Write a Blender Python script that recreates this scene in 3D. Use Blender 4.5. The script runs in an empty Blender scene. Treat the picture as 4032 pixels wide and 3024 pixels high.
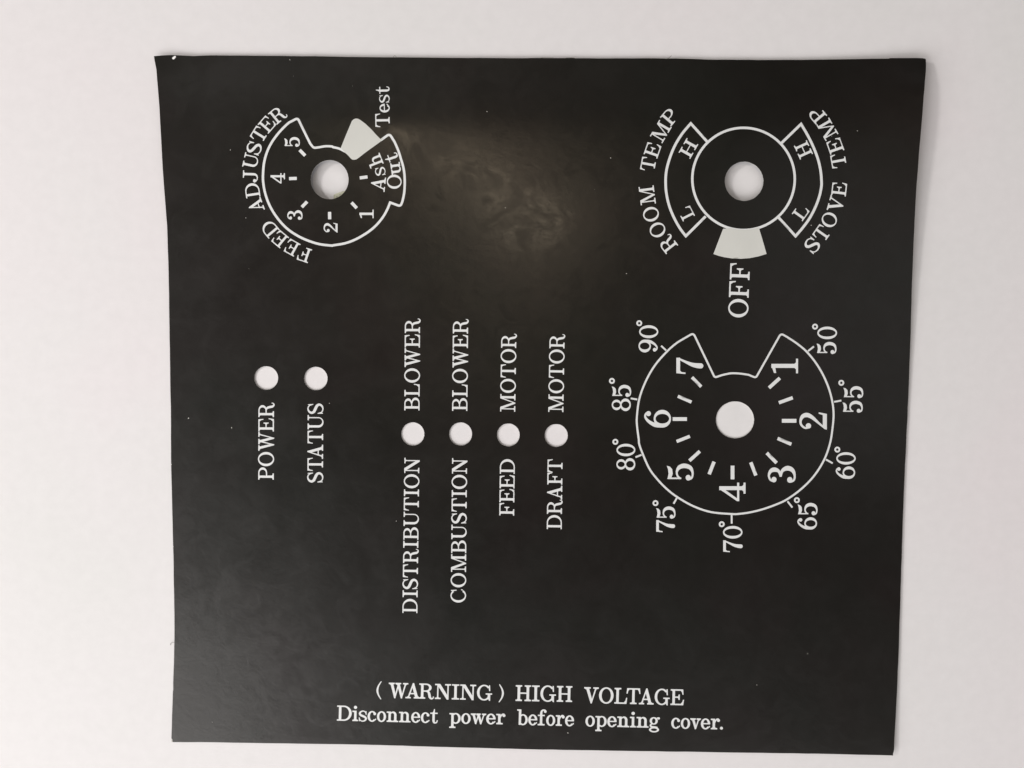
import bpy, math, random
from mathutils import Vector
from mathutils.geometry import delaunay_2d_cdt

# ------------------------------------------------------------------ scene, camera, light
sc = bpy.context.scene
COL = sc.collection
U = 5e-5                      # one measuring unit of the print = 0.05 mm
F = 3029.0                    # focal length in the same units
CX, CY = 2016.0, 1512.0
TILT = math.radians(4.3)
CAMD = F * U                  # distance camera - panel centre

cam_data = bpy.data.cameras.new("camera")
cam = bpy.data.objects.new("camera", cam_data)
COL.objects.link(cam)
cam_data.sensor_width = 36.0
cam_data.lens = 36.0 * F / 4032.0
cam_data.clip_start = 0.005
cam_data.clip_end = 20.0
cam.location = (0.0, CAMD * math.sin(TILT), CAMD * math.cos(TILT))
cam.rotation_euler = (-TILT, 0.0, 0.0)
sc.camera = cam

world = bpy.data.worlds.new("World")
sc.world = world
world.use_nodes = True
bg = world.node_tree.nodes["Background"]
bg.inputs[0].default_value = (1.0, 0.97, 0.93, 1.0)
bg.inputs[1].default_value = 0.085

sc.view_settings.view_transform = 'Standard'
sc.view_settings.look = 'None'
sc.view_settings.gamma = 1.0
sc.view_settings.exposure = 0.0


def lamp(name, loc, target, sx, sy, power, colour, spec=1.0):
    d = bpy.data.lights.new(name, 'AREA')
    d.shape = 'RECTANGLE'
    d.size, d.size_y = sx, sy
    d.energy = power
    d.color = colour
    d.specular_factor = spec
    o = bpy.data.objects.new(name, d)
    COL.objects.link(o)
    o.location = loc
    o.rotation_euler = (Vector(target) - Vector(loc)).to_track_quat('-Z', 'Y').to_euler()
    return o


# a desk lamp to the left throws the crisp shadows; a broad window lies to the lower left; the other area lights are added
lamp("desk_lamp", (-0.62, 0.13, 0.47), (0, 0, 0), 0.085, 0.085, 1.8, (1.0, 0.955, 0.91))
lamp("window_light", (-0.50, -0.41, 0.43), (-0.05, -0.05, 0), 0.66, 0.56, 5.4, (1.0, 0.965, 0.94))
lamp("front_fill", (0.0, -0.57, 0.50), (0, 0, 0), 0.9, 0.35, 1.6, (1.0, 0.965, 0.94))  # unseen fill added for sheen along the lower edge
lamp("side_fill", (0.54, 0.02, 0.46), (0, 0, 0), 0.3, 0.8, 0.42, (1.0, 0.955, 0.95))  # unseen fill added to lift the right side
lamp("far_fill", (-0.20, 0.52, 0.50), (0, 0, 0), 0.8, 0.3, 0.75, (1.0, 0.96, 0.92))  # added fill, softens the shade above the top edge
cl_ = lamp("added_streak_lamp", (-0.052, 0.165, 0.80), (-0.003, 0.03, 0), 0.30, 0.045, 0.36, (1.0, 0.80, 0.56))  # added lamp, placed so its reflection makes the warm streak
cl_.rotation_euler.rotate_axis('Z', math.radians(-64))
sp_ = lamp("added_streak_spot", (0.0, 0.075, 0.80), (0.0, 0.03, 0), 0.075, 0.05, 0.07, (1.0, 0.84, 0.62))  # second added lamp, for the bright end of that streak
sp_.rotation_euler.rotate_axis('Z', math.radians(-25))


# ------------------------------------------------------------------ the curled surface of the panel
def cl(x):
    return 0.0 if x < 0 else (1.0 if x > 1 else x)


def ss(x):
    x = cl(x)
    return x * x * (3 - 2 * x)


THICK = 3.4


def lift(u, v):
    """height of the underside of the panel over the table (in units)"""
    h = 1.4 + 27.0 * ss((1560 - v) / 1150.0) * (0.14 + 0.86 * ss((v - 120) / 420.0))
    c = cl((u - 3080) / 560.0)
    h += c * c * (0.45 + 0.55 * ss((v - 215) / 130.0)) * (7 + 38 * cl((1750 - v) / 1500.0) ** 1.5 + 9 * cl((v - 2150) / 800.0))
    b = cl((v - 2550) / 400.0)
    h += 6 * b * b
    l = cl((900 - u) / 300.0)
    h += 3 * l * l
    k = cl((330 - (u - 600) - (v - 220)) / 330.0)
    h += 7 * k * k
    # faint buckles left in the plastic by storage
    h += 0.8 * math.sin(u / 210.0 + v / 370.0) * ss((v - 200) / 400.0) * ss((2900 - v) / 300.0)
    h += 0.5 * math.sin(v / 160.0 - u / 520.0 + 1.0)
    return h


CT, ST_ = math.cos(TILT), math.sin(TILT)
CAMPOS = (0.0, F * ST_, F * CT)


def onto(u, v, z):
    """measured print position -> place on a surface z units above the table (metres)"""
    a, b, c = (u - CX), -(v - CY), -F
    dx, dy, dz = a, b * CT + c * ST_, -b * ST_ + c * CT
    t = (z - CAMPOS[2]) / dz
    return Vector(((CAMPOS[0] + dx * t) * U, (CAMPOS[1] + dy * t) * U, z * U))


def top(u, v, off=0.0):
    return onto(u, v, lift(u, v) + THICK + off)


# ------------------------------------------------------------------ materials
def new_mat(name):
    m = bpy.data.materials.new(name)
    m.use_nodes = True
    return m, m.node_tree, m.node_tree.nodes["Principled BSDF"]


def noise(nt, scale, detail=4.0, rough=0.5, dist=0.0, coord=None):
    n = nt.nodes.new("ShaderNodeTexNoise")
    n.inputs["Scale"].default_value = scale
    n.inputs["Detail"].default_value = detail
    n.inputs["Roughness"].default_value = rough
    n.inputs["Distortion"].default_value = dist
    if coord is not None:
        nt.links.new(coord, n.inputs["Vector"])
    return n


def ramp(nt, src, stops):
    r = nt.nodes.new("ShaderNodeValToRGB")
    e = r.color_ramp.elements
    while len(e) < len(stops):
        e.new(0.5)
    for el, (p, c) in zip(e, stops):
        el.position = p
        el.color = (*c, 1) if len(c) == 3 else c
    nt.links.new(src, r.inputs[0])
    return r


def table_material():
    m, nt, b = new_mat("white_tabletop")
    tc = nt.nodes.new("ShaderNodeTexCoord").outputs["Object"]
    n1 = noise(nt, 14.0, 3.0, 0.5, 0.3, tc)
    r1 = ramp(nt, n1.outputs[0], [(0.32, (0.735, 0.735, 0.745)), (0.5, (0.755, 0.745, 0.765)), (0.68, (0.765, 0.738, 0.765))])
    n2 = noise(nt, 420.0, 3.0, 0.6, 0.0, tc)
    r2 = ramp(nt, n2.outputs[0], [(0.3, (0.965, 0.965, 0.965)), (0.7, (1, 1, 1))])
    mx = nt.nodes.new("ShaderNodeMix")
    mx.data_type = 'RGBA'
    mx.blend_type = 'MULTIPLY'
    mx.inputs[0].default_value = 1.0
    nt.links.new(r1.outputs[0], mx.inputs[6])
    nt.links.new(r2.outputs[0], mx.inputs[7])
    nt.links.new(mx.outputs[2], b.inputs["Base Color"])
    b.inputs["Roughness"].default_value = 0.6
    b.inputs["Specular IOR Level"].default_value = 0.25
    bp = nt.nodes.new("ShaderNodeBump")
    bp.inputs["Strength"].default_value = 0.12
    bp.inputs["Distance"].default_value = 0.00008
    nt.links.new(noise(nt, 900.0, 3.0, 0.6, 0.0, tc).outputs[0], bp.inputs["Height"])
    nt.links.new(bp.outputs[0], b.inputs["Normal"])
    return m


def black_material():
    m, nt, b = new_mat("black_vinyl")
    tc = nt.nodes.new("ShaderNodeTexCoord").outputs["Object"]
    n1 = noise(nt, 30.0, 3.0, 0.55, 0.4, tc)
    r1 = ramp(nt, n1.outputs[0], [(0.34, (0.0050, 0.0050, 0.0036)), (0.5, (0.0057, 0.0047, 0.0036)), (0.66, (0.0068, 0.0046, 0.0039))])
    nt.links.new(r1.outputs[0], b.inputs["Base Color"])
    # satin film, a little glossier in rubbed patches
    n2 = noise(nt, 55.0, 5.0, 0.6, 1.2, tc)
    mr = nt.nodes.new("ShaderNodeMapRange")
    mr.inputs[1].default_value = 0.3
    mr.inputs[2].default_value = 0.7
    mr.inputs[3].default_value = 0.31
    mr.inputs[4].default_value = 0.39
    nt.links.new(n2.outputs[0], mr.inputs[0])
    nt.links.new(mr.outputs[0], b.inputs["Roughness"])
    b.inputs["Specular IOR Level"].default_value = 0.31
    b.inputs["Coat Weight"].default_value = 0.3
    n3 = noise(nt, 210.0, 5.0, 0.65, 1.2, tc)
    m3 = nt.nodes.new("ShaderNodeMapRange")
    m3.inputs[1].default_value = 0.38
    m3.inputs[2].default_value = 0.62
    m3.inputs[3].default_value = 0.135
    m3.inputs[4].default_value = 0.27
    nt.links.new(n3.outputs[0], m3.inputs[0])
    nt.links.new(m3.outputs[0], b.inputs["Coat Roughness"])
    bp = nt.nodes.new("ShaderNodeBump")
    bp.inputs["Strength"].default_value = 0.38
    bp.inputs["Distance"].default_value = 0.00006
    nt.links.new(noise(nt, 330.0, 6.0, 0.68, 0.6, tc).outputs[0], bp.inputs["Height"])
    nt.links.new(bp.outputs[0], b.inputs["Normal"])
    nt.links.new(bp.outputs[0], b.inputs["Coat Normal"])
    return m


def plain(name, colour, rough=0.5, var=0.03, scale=300.0):
    m, nt, b = new_mat(name)
    tc = nt.nodes.new("ShaderNodeTexCoord").outputs["Object"]
    n = noise(nt, scale, 3.0, 0.6, 0.0, tc)
    lo = tuple(c * (1 - var) for c in colour)
    hi = tuple(min(1, c * (1 + var)) for c in colour)
    r = ramp(nt, n.outputs[0], [(0.3, lo), (0.7, hi)])
    nt.links.new(r.outputs[0], b.inputs["Base Color"])
    b.inputs["Roughness"].default_value = rough
    return m


M_TABLE = table_material()
M_BLACK = black_material()
M_PRINT = plain("white_print", (0.735, 0.755, 0.77), 0.45, 0.04)
M_SOLID = plain("white_print_area", (0.63, 0.64, 0.615), 0.45, 0.03, 120.0)
M_EDGE = plain("cut_vinyl_edge", (0.05, 0.048, 0.045), 0.5)
M_RIM = plain("punched_rim", (0.55, 0.54, 0.51), 0.5)
M_DUST = plain("dust", (0.62, 0.61, 0.58), 0.8)
M_SCRAP = plain("cream_paper", (0.62, 0.63, 0.50), 0.7)
M_MARK = plain("grey_ink", (0.33, 0.34, 0.27), 0.7)


# ------------------------------------------------------------------ object helpers
def link(name, verts, faces, mats, parent=None, smooth=False, mat_idx=None):
    me = bpy.data.meshes.new(name)
    me.from_pydata(verts, [], faces)
    for m in (mats if isinstance(mats, (list, tuple)) else [mats]):
        me.materials.append(m)
    if mat_idx:
        for p, i in zip(me.polygons, mat_idx):
            p.material_index = i
    if smooth:
        for p in me.polygons:
            p.use_smooth = True
    me.update()
    o = bpy.data.objects.new(name, me)
    COL.objects.link(o)
    if parent is not None:
        o.parent = parent
    return o


def area2(p):
    return sum(p[i][0] * p[(i + 1) % len(p)][1] - p[(i + 1) % len(p)][0] * p[i][1] for i in range(len(p)))


def union(polys):
    """many overlapping outlines -> one clean flat triangulation"""
    ox, oy = polys[0][0]
    ps, vs, es = [], [], []
    for p in polys:
        p = [(x - ox, y - oy) for x, y in p]
        parts = [[p[0], p[1], p[2]], [p[0], p[2], p[3]]] if len(p) == 4 else [p]
        for t in parts:
            if abs(area2(t)) < 1e-4:
                continue
            ps.append((t, min(a[0] for a in t), max(a[0] for a in t), min(a[1] for a in t), max(a[1] for a in t)))
            i0 = len(vs)
            fine = []
            for k in range(len(t)):          # long edges are divided so that the ink follows the curled sheet
                a, c = t[k], t[(k + 1) % len(t)]
                m = max(1, int(math.hypot(c[0] - a[0], c[1] - a[1]) / 15))
                fine += [(a[0] + (c[0] - a[0]) * i / m, a[1] + (c[1] - a[1]) * i / m) for i in range(m)]
            vs += [Vector(a) for a in fine]
            es += [(i0 + k, i0 + (k + 1) % len(fine)) for k in range(len(fine))]
    for big, x0, x1, y0, y1 in [p for p in ps if len(p[0]) > 4 and p[2] - p[1] > 60]:
        gx = x0 + 9
        while gx < x1:
            gy = y0 + 9
            while gy < y1:
                vs.append(Vector((gx, gy)))
                gy += 18
            gx += 18
    r = delaunay_2d_cdt(vs, es, [], 0, 1e-4)
    ov, keep = r[0], []
    for f in r[2]:
        x = sum(ov[i].x for i in f) / 3
        y = sum(ov[i].y for i in f) / 3
        for t, x0, x1, y0, y1 in ps:
            if x < x0 or x > x1 or y < y0 or y > y1:
                continue
            c, jj = False, len(t) - 1
            for ii in range(len(t)):
                if (t[ii][1] > y) != (t[jj][1] > y) and x < (t[jj][0] - t[ii][0]) * (y - t[ii][1]) / (t[jj][1] - t[ii][1]) + t[ii][0]:
                    c = not c
                jj = ii
            if c:
                keep.append(f)
                break
    return [(v.x + ox, v.y + oy) for v in ov], keep


def print_part(name, polys, parent, mat=None, label=None, off=0.4):
    vs, fs = union(polys)
    pts = [top(u, v, off) for u, v in vs]
    out = []
    for f in fs:            # y runs down on the print, so flip to face up
        a, b, c = (pts[i] for i in f[:3])
        out.append(list(f) if (b - a).cross(c - a).z > 0 else list(f)[::-1])
    used = sorted({i for f in out for i in f})
    mp = {i: n for n, i in enumerate(used)}
    o = link(name, [pts[i] for i in used], [[mp[i] for i in f] for f in out], mat or M_PRINT, parent, True)
    if label:
        o["label"] = label
    return o


# ------------------------------------------------------------------ drawing primitives (flat outlines)
def catmull(pts, n=6, closed=False):
    """pts of any tuple length -> smooth run of tuples"""
    out = []
    L = len(pts)
    rng = range(L) if closed else range(L - 1)
    for i in rng:
        if closed:
            p0, p1, p2, p3 = pts[(i - 1) % L], pts[i], pts[(i + 1) % L], pts[(i + 2) % L]
        else:
            p0, p1, p2, p3 = pts[max(i - 1, 0)], pts[i], pts[i + 1], pts[min(i + 2, L - 1)]
        for k in range(n):
            t = k / n
            out.append(tuple(0.5 * (2 * b + (c - a) * t + (2 * a - 5 * b + 4 * c - d) * t * t + (3 * b - a - 3 * c + d) * t ** 3)
                             for a, b, c, d in zip(p0, p1, p2, p3)))
    if not closed:
        out.append(tuple(pts[-1]))
    return out


def run(pts, closed=False):
    """run of (x, y, width) -> quads along it, mitred at the joints"""
    n = len(pts)
    L, R = [], []
    for i in range(n):
        a = pts[(i - 1) % n] if (closed or i > 0) else pts[i]
        b = pts[(i + 1) % n] if (closed or i < n - 1) else pts[i]
        p = pts[i]
        d1 = (p[0] - a[0], p[1] - a[1])
        d2 = (b[0] - p[0], b[1] - p[1])
        l1, l2 = math.hypot(*d1), math.hypot(*d2)
        d1 = (d1[0] / l1, d1[1] / l1) if l1 > 1e-9 else (d2[0] / l2, d2[1] / l2)
        d2 = (d2[0] / l2, d2[1] / l2) if l2 > 1e-9 else d1
        tx, ty = d1[0] + d2[0], d1[1] + d2[1]
        tl = math.hypot(tx, ty) or 1e-9
        tx, ty = tx / tl, ty / tl
        k = 1.0 / max(0.5, tx * d1[0] + ty * d1[1])
        w = p[2] / 2 * k
        L.append((p[0] - ty * w, p[1] + tx * w))
        R.append((p[0] + ty * w, p[1] - tx * w))
    q = []
    for i in range(n if closed else n - 1):
        j = (i + 1) % n
        q.append([L[i], L[j], R[j], R[i]])
    return q


def stroke(*pts, n=6):
    return run(catmull(list(pts), n))


def rect(x0, y0, x1, y1):
    return [[(x0, y0), (x1, y0), (x1, y1), (x0, y1)]]


def poly(*pts):
    return [list(pts)]


def disc(x, y, r, n=16, ry=None):
    ry = ry or r
    return [[(x + r * math.cos(2 * math.pi * i / n), y + ry * math.sin(2 * math.pi * i / n)) for i in range(n)]]


def ring(cx, cy, ro, so, ri, si, a0=0, a1=360, n=32, icx=None, icy=None):
    icx = cx if icx is None else icx
    icy = cy if icy is None else icy
    n = max(6, int(n * abs(a1 - a0) / 360))
    o, i_ = [], []
    for k in range(n + 1):
        a = math.radians(a0 + (a1 - a0) * k / n)
        o.append((cx + ro * math.cos(a), cy + so * math.sin(a)))
        i_.append((icx + ri * math.cos(a), icy + si * math.sin(a)))
    return [[o[k], o[k + 1], i_[k + 1], i_[k]] for k in range(n)]


# ------------------------------------------------------------------ a book face with bracketed serifs
S_, H_ = 15.0, 7.6


def serif(x0, x1, y, up, sx0, sx1):
    """slab serif from x0 to x1 at y; up=+1 sits above y, -1 below; stem sx0..sx1"""
    g = rect(x0, min(y, y + up * H_), x1, max(y, y + up * H_))
    yb, yt = y + up * H_, y + up * (H_ + 6)
    if sx0 - x0 > 3:
        g += poly((sx0 - 5, yb), (sx0, yb), (sx0, yt))
    if x1 - sx1 > 3:
        g += poly((sx1 + 5, yb), (sx1, yb), (sx1, yt))
    return g


def stem(x, y0, y1, l0=12, r0=12, l1=12, r1=12, w=S_):
    g = rect(x, y0, x + w, y1)
    if l0 or r0:
        g += serif(x - l0, x + w + r0, y0, 1, x, x + w)
    if l1 or r1:
        g += serif(x - l1, x + w + r1, y1, -1, x, x + w)
    return g


def g_A():
    return (poly((13, 3), (21.5, 3), (51, 96), (46, 101)) + poly((64, 3), (82, 3), (53, 101), (46, 101), (41, 82))
            + rect(22, 28, 70, 35) + serif(0, 33, 0, 1, 14, 21) + serif(54, 95, 0, 1, 64, 82))


def g_B():
    return (rect(12, 0, 27, 100) + rect(0, 0, 48, H_) + rect(0, 100 - H_, 46, 100) + rect(27, 48.5, 50, 55)
            + ring(45, 75, 33, 25, 18, 17.5, -90, 90) + ring(48, 27, 36, 27, 20, 19.4, -90, 90))


def g_C():
    return (ring(46, 50, 46, 52, 31, 44.5, 42, 322) + poly((77, 99), (82.5, 99), (84.5, 62), (79, 62), (76, 78))
            + stroke((82, 20, 7), (84, 26, 6), (86, 32, 5)))


def g_D():
    return (rect(12, 0, 27, 100) + rect(0, 0, 46, H_) + rect(0, 100 - H_, 46, 100)
            + ring(44, 50, 51, 50, 35, 42.4, -90, 90))


def arm_top(x):
    return poly((x - 12, 100 - H_ + .2), (x - 2, 100), (x + 2, 100), (x + 4.5, 68), (x - 1, 68), (x - 4, 82))


def g_E():
    return (stem(12, 0, 100, 12, 0, 12, 0) + rect(0, 100 - H_, 80, 100) + rect(0, 0, 80, H_) + arm_top(78)
            + poly((66, H_ - .2), (78, 0), (82, 0), (87, 34), (81.5, 34), (77, 19)) + rect(27, 47, 52, 54)
            + poly((53, 34), (58.5, 34), (58.5, 67), (53, 67), (50, 57), (44, 54), (44, 47), (50, 44)))


def g_F():
    return (stem(12, 0, 100, 12, 14, 12, 0) + rect(0, 100 - H_, 78, 100) + arm_top(77) + rect(27, 46, 50, 53)
            + poly((51, 33), (56.5, 33), (56.5, 66), (51, 66), (48, 56), (42, 53), (42, 46), (48, 43)))


def g_G():
    return (ring(46, 50, 46, 52, 31, 44.5, 42, 316) + poly((77, 99), (82.5, 99), (84.5, 62), (79, 62), (76, 78))
            + rect(70, 8, 85, 42) + rect(57, 38, 97, 45) + poly((85, 42), (85, -3), (80, -3), (70, 14)))


def g_H():
    return stem(12, 0, 100) + stem(69, 0, 100) + rect(27, 46.5, 69, 53.5)


def g_I():
    return stem(15.5, 0, 100, 15.5, 15.5, 15.5, 15.5)


def g_J():
    return (rect(46, 24, 61, 100) + serif(30, 77, 100, -1, 46, 61)
            + stroke((53.5, 28, 15), (51, 12, 13), (40, 1, 9), (24, 0, 7), (10, 8, 6), (6, 18, 5)) + disc(12, 18, 11))


def g_L():
    return (stem(12, 0, 100, 12, 0, 12, 15) + rect(0, 0, 76, H_) + poly((62, H_ - .2), (74, 0), (78, 0), (82, 38), (76.5, 38), (73, 20)))


def g_M():
    return (rect(15, 0, 22, 96) + serif(0, 37, 0, 1, 15, 22) + rect(88, 0, 103, 100) + serif(75, 117, 0, 1, 88, 103)
            + rect(0, 100 - H_, 22, 100) + rect(92, 100 - H_, 117, 100)
            + poly((14, 100), (31, 100), (62, 14), (59, 0), (54, 0)) + poly((54, 0), (60, 0), (96, 100), (88, 100)))


def g_N():
    return (rect(14, 0, 21, 94) + serif(0, 36, 0, 1, 14, 21) + rect(80, 0, 87, 100) + serif(65, 102, 100, -1, 80, 87)
            + rect(0, 100 - H_, 22, 100) + poly((14, 100), (32, 100), (87, 14), (87, -2), (77, -2), (14, 95)))


def g_O():
    return ring(47, 50, 47, 52, 31, 44.5)


def g_P():
    return (stem(12, 0, 100, 12, 14, 12, 0) + rect(0, 100 - H_, 46, 100) + rect(27, 43, 46, 50)
            + ring(44, 71.5, 37, 28.5, 21.5, 21, -90, 90))


def g_R():
    return (stem(12, 0, 100, 12, 12, 12, 0) + rect(0, 100 - H_, 46, 100) + rect(27, 47, 48, 54)
            + ring(44, 73.5, 35, 26.5, 20, 19, -90, 90)
            + stroke((46, 51, 8), (60, 44, 13), (66, 28, 15), (70, 10, 14), (80, 0.5, 9), (90, 4, 6), (93, 15, 5)))


def g_S():
    return (stroke((66, 72, 6), (58, 90, 7), (40, 98, 8), (20, 91, 12), (10.5, 75, 15), (18, 60, 17), (38, 50, 18),
                   (58, 40, 17), (66, 25, 15), (57, 9, 12), (37, 2, 8), (17, 9, 7), (8, 28, 6))
            + poly((63, 98), (68, 98), (70, 64), (65, 64), (62, 80)) + poly((5, 2), (10, 2), (13, 18), (9, 36), (4, 36)))


def g_T():
    return (stem(37, 0, 100, 13, 13, 0, 0) + rect(3, 100 - H_, 86, 100) + poly((0, 66), (5, 66), (9, 82), (17, 93), (10, 100), (3, 100))
            + poly((89, 66), (84, 66), (80, 82), (72, 93), (79, 100), (86, 100)))


def g_U():
    return (rect(12, 30, 27, 100) + serif(0, 39, 100, -1, 12, 27) + rect(75, 30, 82, 100) + serif(61, 96, 100, -1, 75, 82)
            + ring(47, 31, 35, 33, 24, 25, 180, 360, icx=51))


def g_V():
    return (poly((11, 97), (29, 97), (53, 18), (51, -2), (44, -2)) + poly((44, -2), (50, -2), (81, 97), (73, 97))
            + serif(0, 41, 100, -1, 11, 29) + serif(60, 94, 100, -1, 73, 81))


def g_W():
    return (poly((10, 97), (27, 97), (46, 18), (44, -2), (37, -2)) + poly((37, -2), (43, -2), (68, 97), (60, 97))
            + poly((52, 97), (69, 97), (89, 18), (87, -2), (80, -2)) + poly((80, -2), (86, -2), (113, 97), (105, 97))
            + serif(0, 37, 100, -1, 10, 27) + serif(43, 79, 100, -1, 52, 69) + serif(92, 125, 100, -1, 105, 113))


def g_0():
    return ring(32.5, 50, 32.5, 51, 19, 43.5)


def g_1():
    return rect(20, 0, 35, 100) + serif(0, 54, 0, 1, 20, 35) + poly((35, 100), (29, 100), (1, 90), (1, 82), (20, 85))


def g_2():
    return (stroke((8, 66, 5), (6, 80, 7), (17, 94, 8), (33, 97, 9), (49, 89, 14), (54, 73, 16), (45, 54, 13), (25, 31, 8), (4, 6, 6))
            + disc(14, 68, 10) + poly((0, 0), (58, 0), (64, 30), (58.5, 30), (54, 15), (10, 15), (2, 8)))


def g_3():
    return (stroke((7, 80, 5), (14, 93, 7), (29, 98, 8), (44, 90, 13), (48, 76, 15), (42, 61, 10), (24, 54, 7))
            + stroke((24, 54, 7), (44, 48, 11), (53, 29, 16), (46, 10, 14), (28, 2, 8), (12, 5, 7), (5, 18, 5))
            + disc(14, 79, 9.5) + disc(13, 20, 10))


def g_4():
    return (rect(40, 0, 54, 100) + rect(0, 24, 67, 32) + serif(27, 67, 0, 1, 40, 54)
            + poly((0, 24), (0, 32), (44, 100), (54, 100), (48, 88), (10, 32)))


def g_5():
    return (rect(7, 46, 12.5, 98) + poly((7, 100), (13, 98), (26, 95), (42, 97), (54, 102), (51, 90), (42, 81), (26, 79), (12, 84))
            + stroke((9, 49, 6), (18, 60, 7), (33, 63, 8), (48, 54, 14), (54, 34, 16), (47, 11, 14), (29, 2, 8), (12, 5, 7), (5, 16, 5))
            + disc(12, 19, 10))


def g_6():
    return (ring(34, 32, 33, 33, 18, 26) + stroke((8.5, 34, 15), (11, 60, 15), (24, 84, 11), (40, 97, 8), (53, 95, 6), (58, 86, 5))
            + disc(53, 85, 9.5))


def g_7():
    return (rect(3, 86, 60, 100) + poly((0, 66), (5.5, 66), (7, 80), (14, 88), (3, 100))
            + stroke((57, 92, 6), (45, 66, 9), (35, 42, 14), (31, 22, 18), (30, 9, 19)) + disc(30, 8.5, 9.5))


def g_8():
    return ring(32, 75, 27, 26, 14.5, 19) + ring(32.5, 27, 32.5, 28.5, 18, 21)


def g_9():
    return [[(67 - x, 100 - y) for x, y in p] for p in g_6()]


def g_pl():
    return stroke((31, 107, 4), (14, 78, 8), (7, 48, 11), (14, 18, 8), (31, -11, 4))


def g_pr():
    return [[(36 - x, y) for x, y in p] for p in g_pl()]


X = 68.0


def lstem(x, y1=X, base=True, flag=True, w=14, r0=11, l0=11):
    g = rect(x, 0, x + w, y1)
    if base:
        g += serif(x - l0, x + w + r0, 0, 1, x, x + w)
    if flag:
        g += poly((x - 12, y1 - 7), (x, y1 - 9), (x + w, y1 - 9), (x + w, y1), (x - 12, y1))
    return g


def arch(xl, xr):
    """shoulder from the left stem's right side xl to the right stem xr..xr+14"""
    return ring((xl + xr) / 2 + 5, 46, (xr + 14 - xl) / 2 + 2, 23, (xr - xl) / 2, 15, 0, 180, icx=(xl + xr) / 2, icy=45)


def g_n():
    return lstem(12) + arch(25, 49) + rect(49, 0, 63, 47) + serif(39, 75, 0, 1, 49, 63)


def g_h():
    return lstem(12, 100) + arch(25, 49) + rect(49, 0, 63, 47) + serif(39, 75, 0, 1, 49, 63)


def g_u():
    return [[(75 - x, X - y) for x, y in p] for p in g_n()]


def g_i():
    return lstem(12) + disc(19, 91, 10)


def g_r():
    return lstem(12, r0=14) + stroke((25, 44, 5), (31, 58, 7), (40, 66, 9), (50, 66, 7)) + disc(48, 58, 9)


def g_t():
    return (rect(14, 14, 28, X) + rect(0, X - 7, 46, X) + poly((14, X - 1), (28, X - 1), (28, 92), (24, 92), (20, 78))
            + stroke((21, 18, 14), (24, 5, 12), (33, 1, 8), (42, 5, 6), (46, 18, 5)))


def g_o():
    return ring(29, 33.5, 29, 35.5, 15.5, 28)


def g_c():
    return ring(29, 33.5, 29, 35.5, 15, 28, 50, 318) + disc(46, 51, 8.5) + stroke((50, 11, 7), (54, 18, 5))


def g_e():
    return ring(29, 33.5, 29, 35.5, 15, 28, 0, 322) + rect(10, 32, 57, 38.5) + stroke((51, 12, 7), (55, 19, 5))


def g_s():
    return [[(x * 0.74, y * 0.70 - 1) for x, y in p] for p in g_S()]


def g_p():
    return (rect(12, -30, 26, X) + serif(0, 38, -30, 1, 12, 26) + poly((0, X - 7), (12, X - 9), (26, X - 9), (26, X), (0, X))
            + ring(39, 33.5, 31, 35.5, 17, 28, -125, 125))


def g_b():
    return (rect(12, 0, 26, 100) + poly((0, 93), (12, 91), (26, 91), (26, 100), (0, 100))
            + ring(39, 33.5, 31, 35.5, 17, 28, -125, 125))


def g_f():
    return (rect(14, 0, 28, 82) + serif(0, 44, 0, 1, 14, 28) + rect(0, X - 7, 44, X)
            + stroke((21, 78, 14), (24, 92, 11), (34, 100, 8), (46, 99, 6), (52, 92, 5)) + disc(47, 91, 8.5))


def g_v():
    return (poly((9, X - 3), (24, X - 3), (37, 16), (36, -2), (30, -2)) + poly((30, -2), (36, -2), (56, X - 3), (50, X - 3))
            + serif(0, 33, X, -1, 9, 24) + serif(40, 66, X, -1, 50, 56))


def g_w():
    return (poly((9, X - 3), (23, X - 3), (35, 16), (33, -2), (28, -2)) + poly((28, -2), (34, -2), (52, X - 3), (46, X - 3))
            + poly((40, X - 3), (54, X - 3), (67, 16), (65, -2), (60, -2)) + poly((60, -2), (66, -2), (86, X - 3), (80, X - 3))
            + serif(0, 31, X, -1, 9, 23) + serif(35, 61, X, -1, 40, 54) + serif(70, 96, X, -1, 80, 86))


def g_g():
    return (ring(28, 45, 25, 24, 12, 17) + stroke((44, 60, 6), (54, 66, 6)) + disc(59, 62, 7)
            + stroke((16, 25, 6), (8, 16, 9), (15, 6, 11), (36, 3, 12), (52, 0, 11))
            + ring(31, -13, 31, 17, 20, 9.5))


GL = {'A': g_A, 'B': g_B, 'C': g_C, 'D': g_D, 'E': g_E, 'F': g_F, 'G': g_G, 'H': g_H, 'I': g_I, 'J': g_J, 'L': g_L,
      'M': g_M, 'N': g_N, 'O': g_O, 'P': g_P, 'R': g_R, 'S': g_S, 'T': g_T, 'U': g_U, 'V': g_V, 'W': g_W,
      '0': g_0, '1': g_1, '2': g_2, '3': g_3, '4': g_4, '5': g_5, '6': g_6, '7': g_7, '8': g_8, '9': g_9,
      '(': g_pl, ')': g_pr, '.': lambda: disc(9, 8, 9),
      'n': g_n, 'h': g_h, 'u': g_u, 'i': g_i, 'r': g_r, 't': g_t, 'o': g_o, 'c': g_c, 'e': g_e, 's': g_s,
      'p': g_p, 'b': g_b, 'f': g_f, 'v': g_v, 'w': g_w, 'g': g_g}
CACHE = {}


def glyph(ch):
    if ch not in CACHE:
        g = GL[ch]()
        xs = [x for p in g for x, y in p]
        m = min(xs)
        CACHE[ch] = ([[(x - m, y) for x, y in p] for p in g], max(xs) - m)
    return CACHE[ch]


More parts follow.
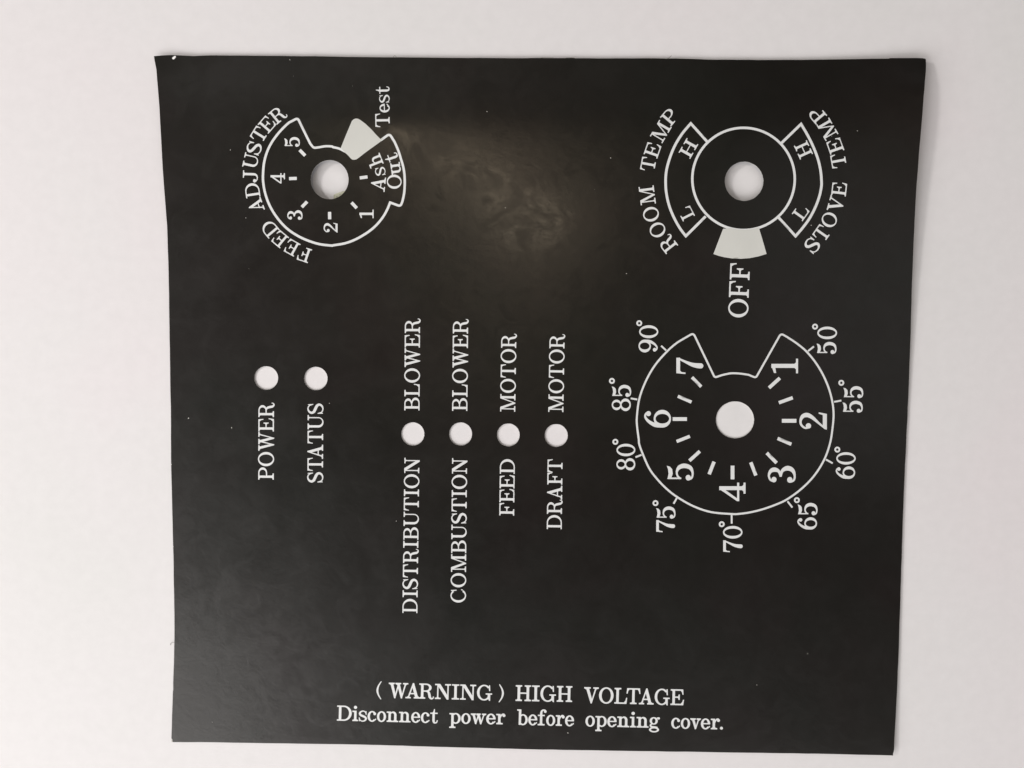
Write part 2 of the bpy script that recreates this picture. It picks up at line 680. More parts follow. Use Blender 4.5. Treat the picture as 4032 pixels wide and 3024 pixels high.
KERN = {'WA': -15, 'AR': -7, 'LT': -3, 'TA': -7, 'FT': 0, 'RA': 0, 'WE': 3, 'EE': 3, 'FE': 4, 'VO': 4, '(W': 48, 'G)': 45, 'r.': 2,
        'fo': 0, 'ro': 4, 'ov': 2, 've': 2, 'ow': 2, 'we': 2, 'CO': 12, 'DI': 11}


def fatten(polys, b):
    """ink spread: every outline grows by b"""
    out = list(polys)
    for p in polys:
        n = len(p)
        for i in range(n):
            a, c = p[i], p[(i + 1) % n]
            L = math.hypot(c[0] - a[0], c[1] - a[1])
            if L < 0.05:
                continue
            dx, dy = (c[0] - a[0]) / L * b, (c[1] - a[1]) / L * b
            out.append([(a[0] + dy - dx * .4, a[1] - dx - dy * .4), (c[0] + dy + dx * .4, c[1] - dx + dy * .4),
                        (c[0] - dy + dx * .4, c[1] + dx + dy * .4), (a[0] - dy - dx * .4, a[1] + dx - dy * .4)])
    return out


def word_polys(text, p0, p1, cap, gap=7.5, bold=0.0):
    """text whose ink runs from baseline point p0 to p1 on the print, cap height cap"""
    x = 0.0
    items = []
    for i, ch in enumerate(text):
        g, w = glyph(ch)
        if i:
            x += KERN.get(text[i - 1] + ch, gap)
        items.append((g, x))
        x += w
    dx, dy = p1[0] - p0[0], p1[1] - p0[1]
    L = math.hypot(dx, dy)
    dx, dy = dx / L, dy / L
    ux, uy = dy, -dx
    sx, sy = L / x, cap / 100.0
    out = []
    for g, ox in items:
        for p in g:
            out.append([(p0[0] + dx * (ox + a) * sx + ux * b * sy, p0[1] + dy * (ox + a) * sx + uy * b * sy) for a, b in p])
    return fatten(out, bold) if bold else out


def glyph_at(ch, centre, d, width, cap):
    """one glyph whose ink box is centred at centre, reading direction d"""
    L = math.hypot(*d)
    dx, dy = d[0] / L, d[1] / L
    ux, uy = dy, -dx
    p0 = (centre[0] - dx * width / 2 - ux * cap / 2, centre[1] - dy * width / 2 - uy * cap / 2)
    return word_polys(ch, p0, (p0[0] + dx * width, p0[1] + dy * width), cap)


# ------------------------------------------------------------------ measuring frames (survey tiles of the print)
FR = {'A': (900, 300, 2.07375), 'B': (2450, 350, 1.659), 'C': (2350, 1200, 1.659), 'D': (900, 1150, 2.074),
      'E': (1500, 1200, 2.37), 'F': (1500, 1780, 2.37), 'G': (1300, 2640, 2.765), 'H': (2050, 2640, 2.6024),
      'J1': (920, 380, 4.1475), 'J2': (920, 680, 4.1475), 'J3': (1280, 320, 4.1475), 'J4': (1280, 620, 4.1475),
      'K1': (2480, 400, 4.1475), 'K2': (2480, 700, 4.1475), 'K3': (2980, 400, 4.1475), 'K4': (2980, 700, 4.1475),
      'K5': (2820, 860, 3.95), 'L1': (2380, 1240, 3.19), 'L2': (2880, 1240, 3.19), 'L3': (2380, 1680, 3.19),
      'L4': (2880, 1680, 3.19), 'Z': (1200, 600, 8.295)}


def q(f, x, y):
    a, b, s = FR[f]
    return (a + x / s, b + y / s)


def qs(f, *pts):
    return [q(f, *p) for p in pts]


# ------------------------------------------------------------------ the table
tab = bpy.data.objects.new("tabletop", None)
ts = 0.6
N = 24
tv = [(-ts + 2 * ts * i / N, -ts + 2 * ts * j / N, 0.0) for j in range(N + 1) for i in range(N + 1)]
tf = [(j * (N + 1) + i, j * (N + 1) + i + 1, (j + 1) * (N + 1) + i + 1, (j + 1) * (N + 1) + i) for j in range(N) for i in range(N)]
bpy.data.objects.remove(tab)
table = link("tabletop", tv, tf, M_TABLE)
table["kind"] = "structure"

# ------------------------------------------------------------------ the panel
panel = bpy.data.objects.new("stove_control_panel_overlay", None)
COL.objects.link(panel)
panel["label"] = "black control panel overlay with white dials and lettering, lying curled on the white table"
panel["category"] = "panel overlay"

OUT = [(606, 221), (618, 219.8), (641, 218), (664, 217), (682, 216.6), (712, 218), (738, 219.4), (763, 220.7), (795, 219), (831, 218), (960, 218.7),
       (1100, 219.8), (1284, 222.3), (1400, 224.2), (1547, 225.7), (1700, 227), (1846, 228.2), (2020, 229.2), (2120, 228), (2200, 228.7),
       (2262, 227.6), (2264, 229.4), (2400, 230), (2578, 229.6), (2620, 230.2), (2697, 231.2), (2762, 233.2), (2772, 234.2), (2900, 235.4), (3060, 235.9), (3200, 235),
       (3300, 233.6), (3390, 232), (3470, 231), (3501, 230.7), (3504, 228.8), (3560, 228.4), (3610, 228.3), (3632, 229), (3645, 231.5),
       (3646.5, 250), (3646, 275), (3643, 310), (3640, 350), (3636.7, 383), (3628.5, 492), (3618.7, 600), (3607.3, 757), (3599.5, 913),
       (3591.6, 1100), (3584.4, 1353), (3576.5, 1564), (3571, 1678), (3560, 1913), (3553, 2112), (3545.8, 2323), (3538.6, 2564),
       (3529.5, 2768), (3524, 2870), (3520.6, 2951), (3518.5, 2962), (3516.3, 2967), (3517, 2975),
       (3420, 2972.5), (3300, 2969.5), (3000, 2964.5), (2791, 2961.5), (2450, 2956.5), (2095, 2950.6), (1800, 2943), (1498, 2933.7),
       (1300, 2930), (1160, 2928), (1000, 2925.5), (844, 2922.8), (740, 2922.5), (679.5, 2922), (678.5, 2911), (674.8, 2908),
       (676.5, 2860), (679.4, 2768), (680.8, 2722), (682.2, 2716), (681.8, 2689), (684.8, 2610), (687, 2500), (686, 2384), (683, 2191), (679.5, 2060), (676.5, 1930),
       (674, 1840), (673.3, 1799), (672.7, 1600), (671.2, 1560), (669.8, 1450), (667.3, 1293), (663.7, 1070), (658, 889), (651, 800), (643.8, 708), (638.5, 627),
       (633, 524), (627.8, 424), (622.4, 356), (615.6, 272), (609, 240)]
rnd = random.Random(5)
dense = []
for i, a in enumerate(OUT):
    b = OUT[(i + 1) % len(OUT)]
    L = math.hypot(b[0] - a[0], b[1] - a[1])
    k = max(1, int(L / 38))
    for j in range(k):
        t = j / k
        jit = rnd.uniform(-0.5, 0.5) if 0 < j else 0.0
        dense.append((a[0] + (b[0] - a[0]) * t + jit * (b[1] - a[1]) / L, a[1] + (b[1] - a[1]) * t + jit * (b[0] - a[0]) / L))

HOLES = [  # centre, half width, half height
    (*q('Z', 812, 890), 74.5, 77.2),
    (*q('B', 796, 603.5), 75.8, 77.3),
    (*q('C', 902.5, 752), 75.2, 72.8),
    (*q('D', 307, 702), 47.0, 46.6), (*q('D', 712, 706), 46.2, 46.2),
    (*q('E', 297, 1206), 45.5, 45.8), (*q('E', 743, 1206), 45.2, 45.6), (*q('E', 1188, 1215), 45.0, 45.2), (*q('E', 1635, 1220), 45.6, 45.0)]
hole_loops = []
for hi, (cx, cy, rx, ry) in enumerate(HOLES):
    n = 64 if rx > 60 else 44
    hole_loops.append([(cx + (rx + 0.35 * math.sin(3 * k + hi)) * math.cos(2 * math.pi * k / n),
                        cy + (ry + 0.3 * math.cos(5 * k + hi)) * math.sin(2 * math.pi * k / n)) for k in range(n)])


def build_sheet():
    vs, edges = [], []
    loops = []
    for lp in [dense] + hole_loops:
        i0 = len(vs)
        vs += [Vector(p) for p in lp]
        ids = list(range(i0, i0 + len(lp)))
        loops.append(ids)
        edges += [(ids[k], ids[(k + 1) % len(ids)]) for k in range(len(ids))]
    nb = len(vs)

    def inside(x, y, lp):
        c = False
        j = len(lp) - 1
        for i in range(len(lp)):
            xi, yi = lp[i]
            xj, yj = lp[j]
            if (yi > y) != (yj > y) and x < (xj - xi) * (y - yi) / (yj - yi) + xi:
                c = not c
            j = i
        return c

    def in_hole(x, y, m=0.0):
        return any(((x - cx) / (rx + m)) ** 2 + ((y - cy) / (ry + m)) ** 2 < 1 for cx, cy, rx, ry in HOLES)

    step = 38
    for gy in range(236, 2990, step):
        for k, gx in enumerate(range(600, 3680, step)):
            x, y = gx + (step / 2 if (gy // step) % 2 else 0), gy
            if in_hole(x, y, 9):
                continue
            if not inside(x, y, dense):
                continue
            if min((x - p[0]) ** 2 + (y - p[1]) ** 2 for p in dense) < 17 ** 2:
                continue
            vs.append(Vector((x, y)))
    r = delaunay_2d_cdt(vs, edges, [], 0, 1e-5)
    ov, of, orv = r[0], r[2], r[3]
    faces = []
    for f in of:
        cx = sum(ov[i].x for i in f) / len(f)
        cy = sum(ov[i].y for i in f) / len(f)
        if in_hole(cx, cy) or not inside(cx, cy, dense):
            continue
        faces.append(list(f))
    P = [(v.x, v.y) for v in ov]
    tp = [top(u, v) for u, v in P]
    bt = [p - Vector((0, 0, THICK * U)) for p in tp]
    o2n = {}
    for n, src in enumerate(orv):
        for s in src:
            o2n[s] = n
    out = []
    for f in faces:
        a, b, c = (tp[i] for i in f[:3])
        out.append(f if (b - a).cross(c - a).z > 0 else f[::-1])
    surf = link("printed_sheet", tp, out, M_BLACK, panel, True)
    # drop loose verts
    # underside and cut edge: a closed body just under the printed film
    n = len(tp)
    vv = [p - Vector((0, 0, 0.3 * U)) for p in tp] + bt
    ff = [[i + n for i in f[::-1]] for f in out]
    mi = [0] * len(ff)
    for li, ids in enumerate(loops):
        ids = [o2n[i] for i in ids]
        for k in range(len(ids)):
            a, b = ids[k], ids[(k + 1) % len(ids)]
            ff.append([a, b, b + n, a + n])
            mi.append(1 if li else 0)
    back = link("backing_layer", vv, ff, [M_EDGE, M_RIM], panel, False, mi)
    return surf


build_sheet()


# ------------------------------------------------------------------ print: straight words
def word(text, f, a, b, cap, parent=panel, **k):
    s = FR[f][2]
    return print_part("lettering", word_polys(text, q(f, *a), q(f, *b), cap / s, **k), parent, label='white lettering reading "%s"' % text)


word("POWER", 'D', (369, 1532), (371, 903), 127)
word("STATUS", 'D', (771, 1556), (773, 910), 127)
word("BLOWER", 'E', (360, 986), (365, 128), 142)
word("BLOWER", 'E', (806, 991), (814, 133), 142)
word("MOTOR", 'E', (1253, 998), (1264, 270), 141)
word("MOTOR", 'E', (1702, 1002), (1715, 274), 141)
word("DISTRIBUTION", 'F', (340, 1503), (359, 55), 140)
word("COMBUSTION", 'F', (791, 1405), (804, 58), 140)
word("FEED", 'F', (1243, 593), (1250, 67), 139)
word("DRAFT", 'F', (1687, 720), (1695, 68), 140)
word("(WARNING)", 'G', (503, 293), (1888, 328), 163, bold=0.5)
word("HIGH", 'H', (-51, 311), (526, 322), 160, bold=0.5)
word("VOLTAGE", 'H', (649, 331), (1672, 356), 160, bold=0.5)
word("Disconnect", 'G', (74, 545), (1170, 572), 163, gap=5.5, bold=0.5)
word("power", 'G', (1298, 575), (1906, 586), 163, gap=5, bold=0.5)
word("before", 'H', (-38, 555), (545, 570), 156, gap=5, bold=0.5)
word("opening", 'H', (664, 571), (1424, 588), 156, gap=5, bold=0.5)
word("cover.", 'H', (1543, 592), (2072, 604), 156, gap=5, bold=0.5)


def box(f, x0, y0, x1, y1):
    """ink box of an upright digit read upwards: returns (centre, width, cap)"""
    a, b = q(f, x0, y0), q(f, x1, y1)
    return ((a[0] + b[0]) / 2, (a[1] + b[1]) / 2), abs(b[1] - a[1]), abs(b[0] - a[0])


def numeral(ch, parent, f, x0, y0, x1, y1, tilt=0.0):
    c, w, cap = box(f, x0, y0, x1, y1)
    d = (math.sin(tilt), -math.cos(tilt))
    return print_part("numeral", glyph_at(ch, c, d, w, cap / 1.02), parent)


def bar(a, b, w):
    return run([(a[0], a[1], w), (b[0], b[1], w)])


def tick(parent, f, a, b, w):
    return print_part("tick_mark", bar(q(f, *a), q(f, *b), w / FR[f][2]), parent)


# ------------------------------------------------------------------ rounded measured outlines
def smooth_path(segs, w, closed=True, n=6):
    """segs: lists of points, each list a smooth curve, joined to the next by a corner"""
    pts = []
    for s in segs:
        c = catmull(s, n) if len(s) > 2 else list(s)
        for p in c:
            if not pts or math.hypot(p[0] - pts[-1][0], p[1] - pts[-1][1]) > 0.8:
                pts.append(p)
    if closed and math.hypot(pts[0][0] - pts[-1][0], pts[0][1] - pts[-1][1]) < 0.8:
        pts.pop()
    return run([(x, y, w) for x, y in pts], closed)


def fillet(a, c, b, r=8, n=5):
    """corner at c between directions to a and b, rounded"""
    def to(p):
        L = math.hypot(p[0] - c[0], p[1] - c[1])
        return (c[0] + (p[0] - c[0]) / L * r, c[1] + (p[1] - c[1]) / L * r)
    s, e = to(a), to(b)
    return [tuple((1 - t) ** 2 * s[k] + 2 * t * (1 - t) * c[k] + t * t * e[k] for k in (0, 1)) for t in [i / n for i in range(n + 1)]]


def circ_fit(pts):
    # algebraic circle fit
    n = len(pts)
    sx = sum(p[0] for p in pts) / n
    sy = sum(p[1] for p in pts) / n
    suu = suv = svv = suuu = svvv = suvv = svuu = 0
    for x, y in pts:
        u, v = x - sx, y - sy
        suu += u * u; suv += u * v; svv += v * v
        suuu += u ** 3; svvv += v ** 3; suvv += u * v * v; svuu += v * u * u
    a1, b1, c1 = suu, suv, (suuu + suvv) / 2
    a2, b2, c2 = suv, svv, (svvv + svuu) / 2
    det = a1 * b2 - a2 * b1
    uc, vc = (c1 * b2 - c2 * b1) / det, (a1 * c2 - a2 * c1) / det
    return uc + sx, vc + sy, math.sqrt(uc * uc + vc * vc + (suu + svv) / n)


# --- feed adjuster dial
c5 = q('J1', 1046, 352)
arc = (qs('J1', (905, 425), (830, 492), (720, 612), (620, 752), (545, 905), (497, 1080), (480, 1260)) +
       qs('J2', (482, 150), (513, 330), (585, 530), (700, 722), (850, 893), (1010, 1010), (1190, 1100), (1400, 1166), (1600, 1190)) +
       qs('J4', (130, 1435), (310, 1405), (460, 1355), (600, 1283), (740, 1190), (860, 1080), (960, 950), (1025, 830), (1062, 736)))
lobe_c = q('J4', 1232, 798)
lobe_a = q('J4', 1062, 736)
lobe_arc = qs('J4', (1262, 720), (1290, 590), (1301, 430), (1296, 280), (1275, 150), (1240, 28)) + qs('J3', (1195, 1130), (1135, 990))
ltop = q('J3', 1052, 858)
wl = q('J3', 955, 930)
path = [fillet(q('J1', 1250, 770), c5, q('J1', 905, 425), 11)[::1], arc[:-1], [lobe_a],
        fillet(lobe_a, lobe_c, lobe_arc[0], 11), lobe_arc, fillet(lobe_arc[-1], ltop, wl, 13), [q('J3', 905, 966)]]
feed_polys = smooth_path(path, 9.4, closed=False)
inner = q('J1', 1308, 842)
inner_arc = qs('J1', (1400, 828), (1500, 812), (1600, 815)) + qs('J3', (130, 1075), (230, 1100), (330, 1150))
feed_polys += smooth_path([[q('J1', 1072, 405), q('J1', 1250, 770)], fillet(q('J1', 1250, 770), inner, inner_arc[0], 9), inner_arc], 9.0, closed=False)
feed_polys += smooth_path([[fillet(q('J1', 1250, 770), c5, q('J1', 905, 425), 11)[0], q('J1', 1250, 770)]], 9.0, closed=False)
dial_feed = print_part("dial_outline", feed_polys, panel, label="white outline of the smallest dial, marked Ash Out and 1 to 5")
wedge = (qs('J3', (256, 1088), (340, 880), (425, 678), (440, 645), (470, 618), (500, 609), (535, 611), (575, 632), (660, 695), (760, 790), (840, 880), (900, 940), (960, 925), (900, 990), (760, 1090), (640, 1178), (540, 1256), (510, 1275), (482, 1282), (450, 1280),
            (425, 1266), (380, 1215), (320, 1160)))
print_part("white_sector", [wedge], dial_feed, M_SOLID, off=0.7)
word("Test", 'J3', (1057, 746), (1044, 82), 235, dial_feed, gap=6)
for f, a, b in (('J1', (1077, 873), (1168, 966)), ('J1', (905, 1341), (1031, 1337)), ('J2', (1113, 562), (1200, 473)), ('J2', (1566, 640), (1568, 760)),
                ('J4', (432, 736), (517, 828)), ('J4', (566, 334), (693, 317))):
    tick(dial_feed, f, a, b, 52)
for ch, f, bx in (('5', 'J1', (828, 662, 1078, 822)), ('4', 'J1', (600, 1252, 840, 1420)), ('3', 'J2', (878, 612, 1122, 770)),
                  ('2', 'A', (777, 1197, 891, 1277)), ('1', 'J4', (558, 852, 795, 992))):
    numeral(ch, dial_feed, f, *bx)

FC = (1300.0, 703.0)


def arc_word(text, centres, centre, cap, outward, widths=None, parent=panel, name=None, lab=None):
    polys = []
    for i, (ch, c) in enumerate(zip(text, centres)):
        rx, ry = c[0] - centre[0], c[1] - centre[1]
        L = math.hypot(rx, ry)
        rx, ry = rx / L, ry / L
        ux, uy = (rx, ry) if outward else (-rx, -ry)
        d = (-uy, ux)
        w = widths[i] if widths else glyph(ch)[1] * cap / 100.0
        polys += glyph_at(ch, c, d, w, cap)
    return print_part("lettering", polys, parent, label='curved white lettering reading "%s"' % (lab or text))


arc_word("FEED", qs('J2', (1153, 1335), (948, 1220), (752, 1082), (588, 915)), FC, 56.5, True, [47, 49, 49, 56], dial_feed)
arc_word("ADJUSTER", qs('J2', (363, 535), (305, 288)) + qs('J1', (268, 1305), (278, 1050), (335, 842), (415, 622), (548, 452), (722, 297)),
         FC, 56.5, True, [53, 56, 47, 58, 46, 53, 51, 56], dial_feed)
arc_word("Ash", [(FC[0] + (218.5 - k) * math.cos(math.radians(a)), FC[1] + 1 + (218.5 - k) * math.sin(math.radians(a)))
                 for a, k in ((6.2, 28), (-8.5, 28), (-22.0, 28))], FC, 56.0, False, [57, 33, 46], dial_feed)
arc_word("Out", [(FC[0] + (280.5 - 28) * math.cos(math.radians(a)), FC[1] + 1 + (280.5 - 28) * math.sin(math.radians(a)))
                 for a in (2.6, -8.8, -19.0)], FC, 56.0, False, [56, 49, 32], dial_feed)

# --- room / stove dial
RC = (2927.7, 704.5)
circle = [(RC[0] + 201.8 * math.cos(2 * math.pi * k / 96), RC[1] + 201.3 * math.sin(2 * math.pi * k / 96), 9.6) for k in range(96)]
dial_room = print_part("dial_outline", run(circle, True), panel, label="white circle of the upper right dial, between ROOM TEMP and STOVE TEMP")
LA = qs('K1', (995, 357), (850, 530), (722, 745), (632, 985), (590, 1180), (586, 1380)) + qs('K2', (603, 290), (645, 465), (718, 645), (815, 820), (914, 952))
RA = qs('K3', (722, 367), (830, 550), (925, 745), (1000, 945), (1043, 1140), (1057, 1330)) + qs('K4', (1050, 170), (1022, 300), (958, 475), (862, 660), (750, 815), (632, 953))
for pts, e0, e1, nm in ((LA, q('K1', 1275, 668), q('K2', 1238, 630), "left"), (RA, q('K3', 400, 680), q('K4', 352, 645), "right")):
    fr = run([(x, y, 10.2) for x, y in [e0] + catmull(pts, 5) + [e1]])
    print_part("arc_frame", fr, dial_room, off=0.55)
LC = circ_fit(LA)
RCC = circ_fit(RA)
wd = qs('K5', (103, 172), (75, 245), (30, 362), (-43, 554), (40, 582), (130, 604), (240, 621), (380, 628), (520, 618), (660, 590), (783, 552), (740, 400), (700, 265), (672, 172))
wd += [(RC[0] + 200 * math.cos(math.radians(a)), RC[1] + 200 * math.sin(math.radians(a))) for a in (72, 80, 88, 96, 104)] + [q('K5', 110, 160)]
print_part("white_sector", [wd], dial_room, M_SOLID, off=0.7)
K1 = 'K1'
arc_word("ROOM", qs('K2', (618, 1078), (452, 851), (345, 595), (284, 286)), LC[:2], 60, True, [58, 57, 57, 72], dial_room)
arc_word("TEMP", qs('K1', (300, 1022), (372, 788), (506, 490), (652, 248)), LC[:2], 57, True, [53, 54, 74, 52], dial_room)
arc_word("STOVE", qs('K4', (905, 1100), (1062, 908), (1184, 686), (1290, 430)) + qs('K3', (1345, 1428)), RCC[:2], 58, False, [48, 54, 57, 62, 53], dial_room)
arc_word("TEMP", qs('K3', (1333, 968), (1278, 722), (1152, 452), (988, 218)), RCC[:2], 58, False, [54, 55, 74, 52], dial_room)
s4 = 4.1475
for ch, f, p0, p1, cap in (('H', 'K1', (985, 937), (1118, 700), 217), ('H', 'K3', (917, 850), (815, 628), 232),
                           ('L', 'K2', (1064, 616), (978, 445), 219), ('L', 'K4', (745, 712), (868, 540), 215)):
    print_part("lettering", word_polys(ch, q(f, *p0), q(f, *p1), cap / s4), dial_room)
off_polys = []
for ch, bx in (('O', (187, 1252, 503, 1540)), ('F', (202, 974, 509, 1228)), ('F', (216, 697, 522, 955))):
    c, w, cap = box('K5', *bx)
    off_polys += glyph_at(ch, c, (0.035, -1), w, cap / (1.04 if ch == 'O' else 1.0))
print_part("lettering", off_polys, dial_room, label='larger white lettering reading "OFF"')

# --- temperature dial
A1 = (qs('L1', (1010, 290), (900, 358), (785, 460), (640, 625), (525, 820), (440, 1045), (409, 1260), (408, 1380), (430, 1560)) +
      qs('L3', (438, 225), (480, 340), (560, 520), (655, 650), (780, 780), (920, 888), (1120, 1000), (1340, 1073), (1600, 1097)) +
      qs('L4', (110, 1094), (250, 1073), (400, 1035), (560, 978), (700, 912), (880, 780), (1040, 615), (1165, 415), (1238, 210)) +
      qs('L2', (1270, 1420), (1283, 1250), (1267, 1090), (1222, 920), (1150, 752), (1055, 595), (935, 452), (810, 350), (700, 278)))
cR = q('L2', 622, 232)
cR2 = q('L2', 307, 790)
cL2 = q('L1', 1385, 787)
cL = q('L1', 1117, 228)
IA = qs('L2', (215, 752), (100, 736), (0, 733)) + qs('L1', (1520, 746), (1470, 758))
path = [A1, fillet(A1[-1], cR, cR2, 13), fillet(cR, cR2, IA[0], 9), IA, fillet(IA[-1], cL2, cL, 9), fillet(cL2, cL, A1[0], 13)]
dial_temp = print_part("dial_outline", smooth_path(path, 7.6), panel, label="white outline of the large dial numbered 1 to 7, with degrees around it")
for ch, f, bx in (('7', 'L1', (900, 538, 1242, 742)), ('6', 'L1', (500, 1192, 836, 1415)), ('5', 'L3', (786, 463, 1117, 676)),
                  ('4', 'C', (798, 1162, 973, 1283)), ('3', 'L4', (460, 492, 804, 706)), ('2', 'L2', (855, 1223, 1202, 1441)),
                  ('1', 'L2', (498, 550, 840, 733)),
                  ('9', 'L1', (428, 310, 668, 471)), ('0', 'L1', (436, 130, 676, 292)), ('8', 'L1', (92, 1050, 330, 1208)), ('5', 'L1', (95, 878, 333, 1030)),
                  ('8', 'L3', (150, 395, 386, 549)), ('0', 'L3', (151, 215, 388, 371)), ('7', 'L3', (648, 1173, 887, 1326)), ('5', 'L3', (652, 1002, 890, 1156)),
                  ('7', 'L3', (1489, 1428, 1737, 1577)), ('0', 'L3', (1489, 1247, 1734, 1406)), ('6', 'L4', (829, 1138, 1075, 1292)), ('5', 'L4', (834, 957, 1079, 1113)),
                  ('6', 'L4', (1311, 499, 1554, 656)), ('0', 'L4', (1317, 321, 1561, 476)), ('5', 'L2', (1398, 1078, 1647, 1229)), ('5', 'L2', (1409, 895, 1653, 1046)),
                  ('5', 'L2', (1072, 339, 1317, 491)), ('0', 'L2', (1079, 147, 1327, 305))):
    numeral(ch, dial_temp, f, *bx)
for f, x, y in (('L1', 437, 104), ('L1', 94, 829), ('L3', 137, 190), ('L3', 641, 960), ('L3', 1473, 1225), ('L4', 822, 923), ('L4', 1330, 288),
                ('L2', 1380, 853), ('L2', 1050, 147)):
    c = q(f, x, y)
    print_part("degree_sign", ring(c[0], c[1], 11.6, 11.6, 4.9, 4.9, n=24), dial_temp)
for f, a, b in (('L1', (775, 446), (712, 388)), ('L1', (412, 1062), (330, 1048)), ('L3', (466, 353), (390, 384)), ('L3', (909, 897), (868, 968)),
                ('L3', (1598, 1108), (1598, 1218)), ('L4', (705, 938), (765, 1015)), ('L4', (1187, 412), (1272, 460)), ('L2', (1290, 1092), (1381, 1075)),
                ('L2', (962, 455), (1036, 396))):
    tick(dial_temp, f, a, b, 22)
for f, a, b, w in (('L1', (1100, 783), (1215, 902), 40), ('L1', (922, 1021), (1093, 1095), 40), ('L1', (857, 1308), (1036, 1308), 46),
                   ('L1', (907, 1590), (1073, 1524), 40), ('L3', (1067, 428), (1198, 309), 42), ('L3', (1315, 598), (1377, 440), 43),
                   ('L3', (1609, 490), (1609, 661), 47), ('L4', (243, 448), (307, 613), 43), ('L4', (444, 330), (567, 456), 43),
                   ('L4', (580, 147), (752, 221), 42), ('L2', (634, 1330), (816, 1330), 48), ('L2', (596, 1103), (770, 1040), 42), ('L2', (472, 916), (608, 793), 43)):
    tick(dial_temp, f, a, b, w)


# ------------------------------------------------------------------ small wear and a painted glint on the panel
def blob(cx, cy, rx, ry, rot, n=9, seed=0, jag=0.25):
    rr = random.Random(seed)
    out = []
    for k in range(n):
        a = 2 * math.pi * k / n
        s = 1 + rr.uniform(-jag, jag)
        x, y = rx * s * math.cos(a), ry * s * math.sin(a)
        out.append((cx + x * math.cos(rot) - y * math.sin(rot), cy + x * math.sin(rot) + y * math.cos(rot)))
    return out


glint = print_part("painted_corner_glint", [blob(685, 227, 9.5, 5.0, -0.7, 11, 3, 0.15)], panel, plain("painted_glint_white", (0.9, 0.9, 0.9), 0.4), off=0.8)  # white flake painted in for the glint on the corner crease
chip2 = print_part("edge_chip", [[(674.0, 2911), (679, 2911), (681, 2917), (680.5, 2922), (675, 2922.4)]], panel, M_RIM, off=-2)
dust = []
for i, (x, y, a, b, r) in enumerate(((2404, 622, 3.2, 2.4, 0), (2467, 1077, 3.5, 2, .5), (1917, 439, 3.2, 1.8, .8), (1990, 818, 3.0, 1.5, .8), (742, 1647, 4.6, 3.4, -.3),
                                     (912, 1684, 2.6, 3.4, 0), (1297, 1588, 1.6, 3.2, .3), (2236, 2886, 2.6, 4.4, -.5), (1560, 2052, 1.6, 3.2, .2), (968, 858, 2.4, 1.8, 0),
                                     (3194, 887, 2.6, 2.4, 0), (3376, 515, 3.2, 1.6, 0), (907, 590, 1.8, 4.0, -.6), (3180, 2573, 1.5, 3.6, -.3), (2980, 2697, 1.5, 3, 0),
                                     (674.5, 1829, 3.6, 1.8, -.9), (682, 2152, 1.8, 2.6, 0), (1141, 235, 1.6, 3, -.4), (2840, 2872, 1.6, 3, .2), (3275, 536, 1.6, 1.6, 0))):
    dust.append(blob(x, y, a * 0.65, b * 0.65, r, 7, i))
rr = random.Random(11)
for i in range(6):
    dust.append(blob(rr.uniform(720, 3480), rr.uniform(260, 2890), rr.uniform(0.6, 1.3), rr.uniform(0.5, 0.9), rr.uniform(0, 3), 5, i + 50))
d = print_part("dust_specks", dust, panel, M_DUST, off=0.9)
d["kind"] = "stuff"


def fibre(pts, w, zs=2.0):
    """a hair-thin thread with real thickness"""
    c = catmull(pts, 6)
    vs, fs = [], []
    for i, (u, v, z) in enumerate(c):
        a = c[max(i - 1, 0)]
        b = c[min(i + 1, len(c) - 1)]
        t = Vector((b[0] - a[0], b[1] - a[1])).normalized()
        nx, ny = -t.y, t.x
        for k in range(4):
            an = math.pi / 2 * k
            vs.append(onto(u + nx * w * math.cos(an), v + ny * w * math.cos(an), z + w * math.sin(an)))
    for i in range(len(c) - 1):
        for k in range(4):
            fs.append([i * 4 + k, i * 4 + (k + 1) % 4, (i + 1) * 4 + (k + 1) % 4, (i + 1) * 4 + k])
    return vs, fs


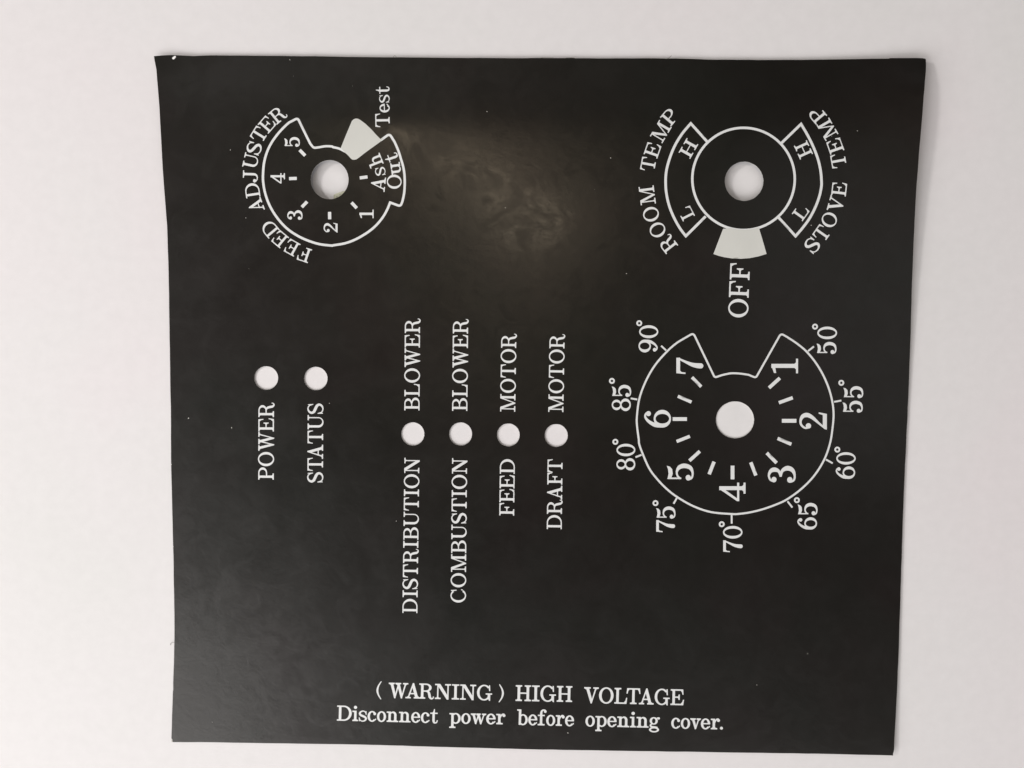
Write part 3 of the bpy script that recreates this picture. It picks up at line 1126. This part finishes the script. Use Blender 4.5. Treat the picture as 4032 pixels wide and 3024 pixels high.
lv, lf = [], []
for pts, w in (([(2620, 231, 40), (2632, 229, 41), (2640, 223, 42), (2644, 219, 42)], 0.9),
               ([(1548, 226, 38), (1553, 219, 40), (1557, 221, 41), (1562, 226, 39)], 0.8),
               ([(2222, 229, 38), (2240, 226.5, 40), (2262, 228, 40)], 0.8),
               ([(2120, 228.5, 38), (2150, 226, 40), (2180, 227.5, 40)], 0.8),
               ([(686, 2529, 8), (678, 2530, 6), (672, 2534, 3), (671, 2540, 1.5)], 0.7)):
    a, b = fibre(pts, w)
    n0 = len(lv)
    lv += a
    lf += [[i + n0 for i in f] for f in b]
lint = link("lint_fibres", lv, lf, plain("grey_lint", (0.25, 0.24, 0.22), 0.9), panel)
lint["kind"] = "stuff"
lint["label"] = "tiny lint threads caught on the cut edges"


# ------------------------------------------------------------------ paper scrap seen through the punched hole
def flat_body(name, pts, z0, z1, mat, parent=None):
    n = len(pts)
    vs = [onto(u, v, z1) for u, v in pts]
    vs += [Vector((p.x, p.y, z0 * U)) for p in vs]
    a = sum(vs[i].x * vs[(i + 1) % n].y - vs[(i + 1) % n].x * vs[i].y for i in range(n))
    o = list(range(n))
    if a < 0:
        o = o[::-1]
    fs = [o, [i + n for i in o[::-1]]]
    for k in range(n):
        i, j = o[k], o[(k + 1) % n]
        fs.append([j, i, i + n, j + n])
    return link(name, vs, fs, mat, parent)


scrap = flat_body("paper_scrap", qs('Z', (945, 1385), (1010, 1352), (1090, 1318), (1200, 1282), (1330, 1250), (1480, 1330), (1500, 1640), (1100, 1700), (940, 1640)), 0.0, 2.0, M_SCRAP)
scrap["label"] = "small cream paper scrap seen inside the hole of the smallest dial"
scrap["category"] = "paper scrap"
for pts in ([(950, 1385), (962, 1380), (958, 1440), (950, 1600), (944, 1600)], [(1040, 1430), (1055, 1420), (1070, 1460), (1035, 1470)],
            [(1140, 1365), (1180, 1350), (1160, 1385), (1150, 1410), (1138, 1400)], [(1195, 1290), (1270, 1268), (1268, 1276), (1200, 1298)]):
    flat_body("printed_mark", qs('Z', *pts), 2.0, 2.3, M_MARK, scrap)
